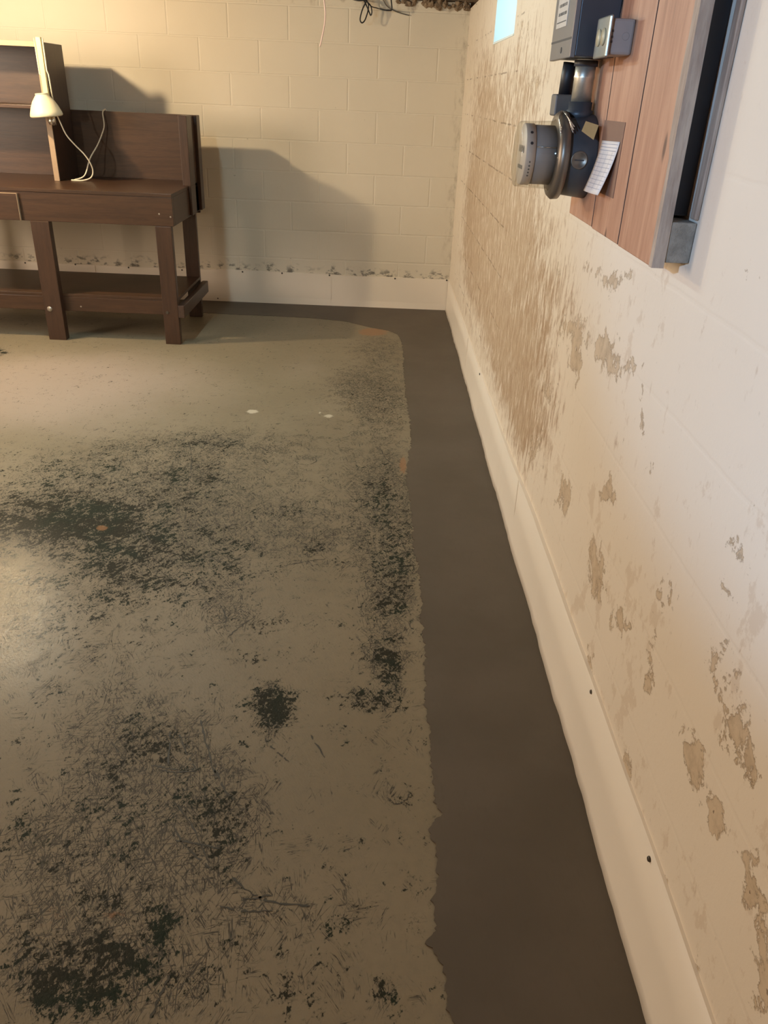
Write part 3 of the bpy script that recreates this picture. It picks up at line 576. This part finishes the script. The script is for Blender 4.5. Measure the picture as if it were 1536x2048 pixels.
so = sh.modifiers.new('thick', 'SOLIDIFY'); so.thickness = 0.002
obj('socket', lathe(B(), [(-0.035, 0.010), (-0.03, 0.020), (-0.012, 0.025), (0.0, 0.022), (0.03, 0.018), (0.085, 0.016)], (-2.578, -0.815, 1.262), (-0.06, 0, 1), 20), M['chrome'], lp, True)
obj('clamp', boxed(-2.598, -2.565, -0.815, -0.774, 1.226, 1.238), M['chrome'], lp, bevel=0.002)
cp_ = [(-2.550, -.81, 1.30), (-2.531, -.80, 1.235), (-2.514, -.78, 1.174), (-2.476, -.76, 1.118), (-2.434, -.74, 1.067), (-2.409, -.72, 1.015), (-2.405, -.70, 0.965), (-2.425, -.70, 0.925), (-2.475, -.72, 0.909), (-2.54, -.72, 0.909), (-2.53, -.69, 0.909), (-2.475, -.66, 0.935), (-2.448, -.60, 1.031), (-2.415, -.52, 1.108), (-2.388, -.46, 1.189), (-2.382, -.44, 1.23), (-2.391, -.415, 1.29), (-2.388, -.395, 1.309), (-2.380, -.370, 1.30), (-2.378, -.366, 1.15)]
obj('cord', tube(B(), smooth_path(cp_, 6), 0.0042, 8), M['cord'], lp)

# ------------------------------------------------------------------ board of three planks on the right wall
pk = thing('plank_board', 'wall-mounted board of three upright reddish pine planks carrying the electric meter', 'board', (-0.03, -4.37, 1.225))
PF, PB = -0.066, -0.045
def plank(y0b, y1b, y0t, y1t, z0, z1):
    bm = B(); v = []
    for x in (PF, PB):
        for (ya, yb, z) in ((y0b, y1b, z0), (y0t, y1t, z1)): v += [bm.verts.new((x, ya, z)), bm.verts.new((x, yb, z))]
    for q in ((0,1,3,2), (4,6,7,5), (0,4,5,1), (2,3,7,6), (0,2,6,4), (1,5,7,3)):
        f = bm.faces.new([v[i] for i in q])
        if q in ((0,4,5,1), (2,3,7,6), (0,2,6,4), (1,5,7,3)): f.material_index = 1
    return bm
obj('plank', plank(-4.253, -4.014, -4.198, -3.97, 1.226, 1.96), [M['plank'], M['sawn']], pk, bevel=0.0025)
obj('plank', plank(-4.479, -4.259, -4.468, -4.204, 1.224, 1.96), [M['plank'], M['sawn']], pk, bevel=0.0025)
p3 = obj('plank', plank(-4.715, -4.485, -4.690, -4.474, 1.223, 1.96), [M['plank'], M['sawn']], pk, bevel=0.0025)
bm = B()
prev = None
for k in range(26):
    z = 1.223+k*(1.96-1.223)/25; yy = -4.715+0.025*k/25
    dx = 0.010+0.006*mnoise.noise(Vector((3, 0, z*9)))+ (0.008 if k > 6 else 0)
    r_ = [bm.verts.new(c) for c in ((PF-0.0006, yy-0.0008, z), (PB, yy-0.0008, z), (PB, yy+0.006, z), (PF-0.0006, yy+dx*1.6, z))]
    if prev:
        for j in range(4): bm.faces.new((prev[j], prev[(j+1) % 4], r_[(j+1) % 4], r_[j]))
    else: bm.faces.new(r_)
    prev = r_
bm.faces.new(prev)
tag(obj('weathered_edge', bm, M['greyedge'], p3), 'grey weathered bark edge of the nearest plank')
tag(obj('cleat', boxed(PB, -0.0005, -4.712, -4.03, 1.232, 1.300), M['mortarend'], pk, bevel=0.002), 'cement-crusted cleat behind the planks')
obj('cleat', boxed(PB, -0.0005, -4.66, -4.03, 1.78, 1.85), M['plankdark'], pk, bevel=0.002)
obj('gap_strip', boxed(-0.008, -0.0005, -4.715, -4.69, 1.305, 1.96), M['greyedge'], pk, bevel=0.002)
obj('gap_strip', boxed(PB, -0.0005, -4.655, -4.60, 1.305, 1.775), M['gapshade'], pk)  # added to fill the gap with painted shade

# ------------------------------------------------------------------ electrical panel
PX = -0.161
ep = thing('electrical_panel', 'dark grey electrical panel box with lighter cover, above the meter on the planks', 'panel', (PF, -4.11, 1.56))
obj('box', boxed(-0.150, PF, -4.222, -4.005, 1.563, 1.96), M['panel'], ep, bevel=0.002)
cv = obj('cover', boxed(PX, -0.1502, -4.224, -3.998, 1.560, 1.96), M['cover'], ep, bevel=0.0015)
obj('cover_seam', boxed(PX-0.0006, PX+0.001, -4.2235, -3.9985, 1.594, 1.598), M['ink'], cv)
obj('bright_edge', boxed(PX-0.0004, PX+0.0012, -4.2246, -4.2226, 1.562, 1.96), M['chrome'], cv)
obj('latch_hole', lathe(B(), [(0, 0.006), (0.0012, 0.006)], (PX, -4.125, 1.577), (-1, 0, 0), 14), M['ink'], cv)
lb = obj('label', boxed(PX-0.001, PX, -4.150, -4.035, 1.622, 1.80), M['label'], cv)
bm = B()
box(bm, PX-0.0014, PX-0.0009, -4.142, -4.042, 1.6315, 1.6335)
for r in range(9):
    z = 1.645+r*0.0165; yy = -4.052
    while yy > -4.138:
        L_ = random.uniform(0.006, 0.018); box(bm, PX-0.0014, PX-0.0009, max(-4.142, yy-L_), yy, z, z+0.006); yy -= L_+random.uniform(0.003, 0.008)
obj('print', bm, M['ink'], lb)

# ------------------------------------------------------------------ conduit from the panel to the meter
cn = thing('conduit', 'short galvanised pipe between the panel and the meter', 'pipe', (-0.10, -4.12, 1.45))
obj('pipe', lathe(B(), [(0.025, 0.0225), (0.075, 0.0225), (0.077, 0.0232), (0.081, 0.0232), (0.083, 0.0225), (0.108, 0.0225)], (-0.100, -4.12, 1.448), (0, 0, 1), 28), M['galv'], cn, True)
obj('hub', lathe(B(), [(-0.006, 0.030), (0.012, 0.030), (0.014, 0.0265), (0.030, 0.0265)], (-0.100, -4.12, 1.448), (0, 0, 1), 28), M['meterbase'], cn)
obj('locknut', lathe(B(), [(0.100, 0.027), (0.112, 0.027)], (-0.100, -4.12, 1.448), (0, 0, 1), 8), M['panel'], cn)
cb = thing('service_cable', 'dark cable dropping behind the galvanised pipe into a dull grey connector', 'cable', (-0.13, -4.05, 1.44))
obj('sheath', tube(B(), [(-0.118, -4.035, 1.558), (-0.120, -4.035, 1.53), (-0.121, -4.035, 1.49)], 0.016, 14), M['wireblack'], cb)
obj('connector', boxed(-0.150, -0.105, -4.075, -4.02, 1.446, 1.492), M['dull'], cb, bevel=0.004)

# ------------------------------------------------------------------ electric meter
MY, MZ = -4.126, 1.364
me_ = thing('electric_meter', 'round electric meter with clear glass cover on a dark socket, on the planks', 'meter', (PF, MY, MZ))
AX = (-1, 0, 0); O = (PF, MY, MZ)
bm = lathe(B(), [(0, 0.088), (0.004, 0.090), (0.058, 0.084), (0.066, 0.082)], O, AX, 48)
base = obj('socket_base', bm, M['meterbase'], me_, True)
obj('ring', lathe(B(), [(0.062, 0.088), (0.064, 0.094), (0.078, 0.095), (0.086, 0.088), (0.088, 0.080)], O, AX, 48), M['ring'], me_, True)
obj('meter_body', lathe(B(), [(0.088, 0.0635), (0.134, 0.0635), (0.136, 0.061)], O, AX, 40), M['meterbody'], me_, True)
dl = obj('dial_plate', lathe(B(), [(0.1362, 0.066), (0.156, 0.0660), (0.158, 0.064)], O, AX, 40), M['dial'], me_, True)
for a0, r0_ in ((-0.030, 0.040), (-0.010, 0.044), (0.010, 0.044), (0.030, 0.040)):
    obj('pointer_dial', lathe(B(), [(0.1582, 0.008), (0.1586, 0.008)], (PF, MY+a0, MZ+0.012), AX, 14), M['dull'], dl)
obj('rating_mark', boxed(PF-0.1588, PF-0.1581, MY-0.033, MY+0.030, MZ-0.030, MZ-0.022), M['dull'], dl)
for ang in (-1.15, -0.75):
    d_ = Vector((0, math.sin(ang), math.cos(ang)))
    obj('dial_slot', lathe(B(), [(0, 0.0035), (0.0008, 0.0035)], Vector((PF-0.146, MY, MZ))+d_*0.0660, d_, 10), M['ink'], dl)
for ang in (-1.75, -1.88, -2.0, -2.12, -2.25):
    d_ = Vector((0, math.sin(ang), math.cos(ang)))
    obj('scale_mark', lathe(B(), [(0, 0.0022), (0.0006, 0.0022)], Vector((PF-0.147, MY, MZ))+d_*0.0660, d_, 6), M['dull'], dl)
tube(bm := B(), [(PF-0.090, MY-0.0635, MZ+0.020), (PF-0.134, MY-0.0625, MZ+0.020)], 0.0013, 6)
obj('body_rod', bm, M['chrome'], me_)
gl = obj('glass_cover', lathe(B(), [(0.082, 0.0795), (0.088, 0.077), (0.092, 0.073), (0.150, 0.0708), (0.166, 0.0700), (0.1685, 0.068), (0.1692, 0.062), (0.1696, 0.03), (0.1697, 0.001)], O, AX, 56, 0, False, True), M['glass'], me_, True)
pd = Vector((-0.10, -1, 0.02)).normalized()
pc = Vector((PF-0.031, MY, MZ-0.004))+pd*0.0845
obj('seal_plug', lathe(B(), [(-0.004, 0.019), (0.003, 0.019), (0.004, 0.0165), (0.0028, 0.0155), (0.0028, 0.001)], pc, pd, 28), M['ring'], me_, True)
obj('plug_slot', boxed(pc.x-0.010, pc.x+0.010, pc.y-0.0046, pc.y-0.0032, pc.z-0.0012, pc.z+0.0012), M['ink'], me_)
bm = B()
for k in range(3):
    tube(bm, smooth_path([(PF-0.060, MY-0.078-0.003*k, MZ+0.052+0.006*k), (PF-0.072-0.003*k, MY-0.060, MZ+0.082+0.003*k), (PF-0.080, MY-0.035+0.01*k, MZ+0.094), (PF-0.090, MY-0.052, MZ+0.080), (PF-0.086, MY-0.074, MZ+0.060-0.005*k)], 6), 0.0014, 6)
obj('seal_wire', bm, M['chrome'], me_)
tg = bmesh.new()
tv = [Vector(v) for v in ((-0.106, -4.222, 1.441), (-0.078, -4.230, 1.434), (-0.086, -4.236, 1.405), (-0.113, -4.226, 1.421))]
fr_ = [tg.verts.new(v) for v in tv]; bk_ = [tg.verts.new(v+Vector((0.0004, 0.0015, 0.0003))) for v in tv]
tg.faces.new(fr_); tg.faces.new(bk_[::-1])
for i in range(4): tg.faces.new((fr_[i], bk_[i], bk_[(i+1) % 4], fr_[(i+1) % 4]))
tag(obj('seal_tag', tg, M['tag']), 'small brown manila tag wired to the top of the electric meter', 'tag')

# ------------------------------------------------------------------ outlet box
jb = thing('outlet_box', 'grey metal outlet box on the middle plank beside the electrical panel', 'outlet', (PF, -4.31, 1.59))
obj('box', boxed(-0.112, PF, -4.352, -4.265, 1.562, 1.624), M['boxgrey'], jb, bevel=0.005)
cpv = obj('cover_plate', boxed(-0.119, -0.1122, -4.360, -4.256, 1.557, 1.629), M['plate'], jb, bevel=0.003)
for yy in (-4.328, -4.290):
    ou = obj('outlet', lathe(B(), [(0, 0.0155), (0.003, 0.015)], (-0.119, yy, 1.593), AX, 20), M['outlet'], cpv, True)
    
obj('plate_screw', lathe(B(), [(0, 0.003), (0.002, 0.002)], (-0.119, -4.309, 1.593), AX, 10), M['bolt'], cpv)
obj('knockout', lathe(B(), [(0, 0.007), (0.0006, 0.0065)], (-0.082, -4.352, 1.594), (0, -1, 0), 14), M['boxgrey'], jb)
bm = B()
for z in (1.582, 1.590, 1.600): box(bm, -0.1125, -0.107, -4.3535, -4.351, z, z+0.004)
obj('knockout_slot', bm, M['ink'], jb)

# ------------------------------------------------------------------ card and paper slip
tag(obj('brown_oblong', boxed(PF-0.0012, PF-0.0002, -4.398, -4.232, 1.303, 1.445), M['oblong']), 'flat brown card lying on the planks behind the paper slip', 'oblong')  # thin brown rectangle over the planks
bm = B(); NN = 14; grid_ = []
for i in range(NN+1):
    s = i/NN; row = []
    for j in range(7):
        u = j/6
        yy = (-4.240+0.018*s)+(-4.386-(-4.240)+0.010*s)*u
        off = 0.0025+0.020*s**1.6+0.004*math.sin(3*u)*s
        row.append(bm.verts.new((PF-off, yy, 1.405-0.105*s+0.004*u)))
    grid_.append(row)
for a, b in zip(grid_, grid_[1:]):
    for j in range(6): bm.faces.new((a[j], a[j+1], b[j+1], b[j])).smooth = True
ps = obj('paper_slip', bm, M['paper'])
so = ps.modifiers.new('thick', 'SOLIDIFY'); so.thickness = 0.0004
tag(ps, 'curled white ruled paper slip hanging on the planks beside the electric meter', 'paper')
bm = B()
def pslip(s, u): return Vector((PF-(0.0025+0.020*s**1.6+0.004*math.sin(3*u)*s)-0.0006, (-4.240+0.018*s)+(-0.146+0.010*s)*u, 1.405-0.105*s+0.004*u))
for s in [0.05, 0.11, 0.17, 0.25, 0.33, 0.41, 0.49, 0.57, 0.65, 0.73, 0.81, 0.89]:
    for k in range(10):
        a, b = pslip(s, 0.05+0.09*k), pslip(s, 0.05+0.09*(k+1)); h_ = Vector((0, 0, -0.0012 if s < 0.2 else -0.0008))
        bm.faces.new([bm.verts.new(v) for v in (a, b, b+h_, a+h_)])
for u in (0.3, 0.55, 0.8):
    for k in range(12):
        a, b = pslip(0.2+0.06*k, u), pslip(0.2+0.06*(k+1), u); h_ = Vector((0, -0.0009, 0))
        bm.faces.new([bm.verts.new(v) for v in (a, b, b+h_, a+h_)])
obj('ruled_lines', bm, M['blue_ink'], ps)

# ------------------------------------------------------------------ loose wires at the top of the back wall
w1 = thing('black_cable_bundle', 'black cable ends hanging in loops from the top of the back wall', 'cable', (-0.66, -0.07, 2.02))
loops = [[(-.80, -.05, 2.02), (-.745, -.08, 2.008), (-.690, -.085, 2.008), (-.676, -.08, 1.97), (-.695, -.09, 1.905), (-.716, -.09, 1.885), (-.729, -.09, 1.905), (-.715, -.085, 1.96), (-.69, -.08, 2.01), (-.68, -.06, 2.06)],
         [(-.74, -.04, 2.05), (-.70, -.07, 2.0), (-.672, -.075, 1.95), (-.660, -.075, 1.93), (-.653, -.075, 1.95), (-.664, -.07, 1.985), (-.70, -.06, 2.015), (-.73, -.05, 2.05)],
         [(-.60, -.075, 1.968), (-.565, -.085, 1.962), (-.522, -.085, 1.963)], [(-.522, -.085, 1.963), (-.524, -.08, 1.99), (-.534, -.06, 2.05)],
         [(-.72, -.06, 2.06), (-.67, -.04, 1.99), (-.62, -.035, 1.975), (-.60, -.075, 1.968)]]
for i, l in enumerate(loops):
    obj('strand', tube(B(), smooth_path(l, 6), 0.0042 if i != 4 else 0.003, 8), M['wireblack'], w1)
obj('strand', tube(B(), smooth_path([(-.60, -.02, 2.06), (-.56, -.012, 1.995), (-.50, -.010, 1.965), (-.44, -.010, 1.950), (-.405, -.008, 1.945)], 6), 0.003, 8), M['dull'], w1)
tag(obj('hanging_wire', tube(B(), smooth_path([(-.945, -.5, 2.08), (-.938, -.5, 1.965), (-.931, -.5, 1.90), (-.935, -.5, 1.84), (-.950, -.5, 1.77), (-.963, -.5, 1.721)], 6), 0.0045, 8), M['wirepink']), 'single thin pink wire hanging down from the ceiling before the back wall', 'wire')

# ------------------------------------------------------------------ the lit bare bulb above the bench, just out of the picture
bl = thing('ceiling_bulb', 'lit bare light bulb hanging from a joist above the workbench', 'light bulb', (BULB.x, BULB.y, 2.07))
obj('bulb', lathe(B(), [(-0.034, 0.001), (-0.030, 0.016), (-0.017, 0.029), (0, 0.034), (0.016, 0.029), (0.030, 0.018)], BULB, (0, 0, 1), 20), M['bulb'], bl, True)
obj('lamp_holder', lathe(B(), [(0.031, 0.017), (0.055, 0.020), (0.085, 0.022), (0.11, 0.045)], BULB, (0, 0, 1), 20), M['label'], bl, True)

tf = thing('fill_tube', 'added fluorescent tube fitting, unseen fill under the ceiling joists', 'fill light', (FILL_TUBE.x, FILL_TUBE.y, 2.07))  # fitting added out of view to lift the back wall
obj('tube', tube(B(), [(FILL_TUBE.x, FILL_TUBE.y-0.6, FILL_TUBE.z), (FILL_TUBE.x, FILL_TUBE.y+0.6, FILL_TUBE.z)], 0.019, 16), M['tube'], tf)
bm = B(); box(bm, FILL_TUBE.x-0.06, FILL_TUBE.x+0.06, FILL_TUBE.y-0.63, FILL_TUBE.y+0.63, 2.035, 2.0695); box(bm, FILL_TUBE.x-0.015, FILL_TUBE.x+0.015, FILL_TUBE.y-0.625, FILL_TUBE.y-0.605, 1.975, 2.035); box(bm, FILL_TUBE.x-0.015, FILL_TUBE.x+0.015, FILL_TUBE.y+0.605, FILL_TUBE.y+0.625, 1.975, 2.035)
obj('housing', bm, M['label'], tf)
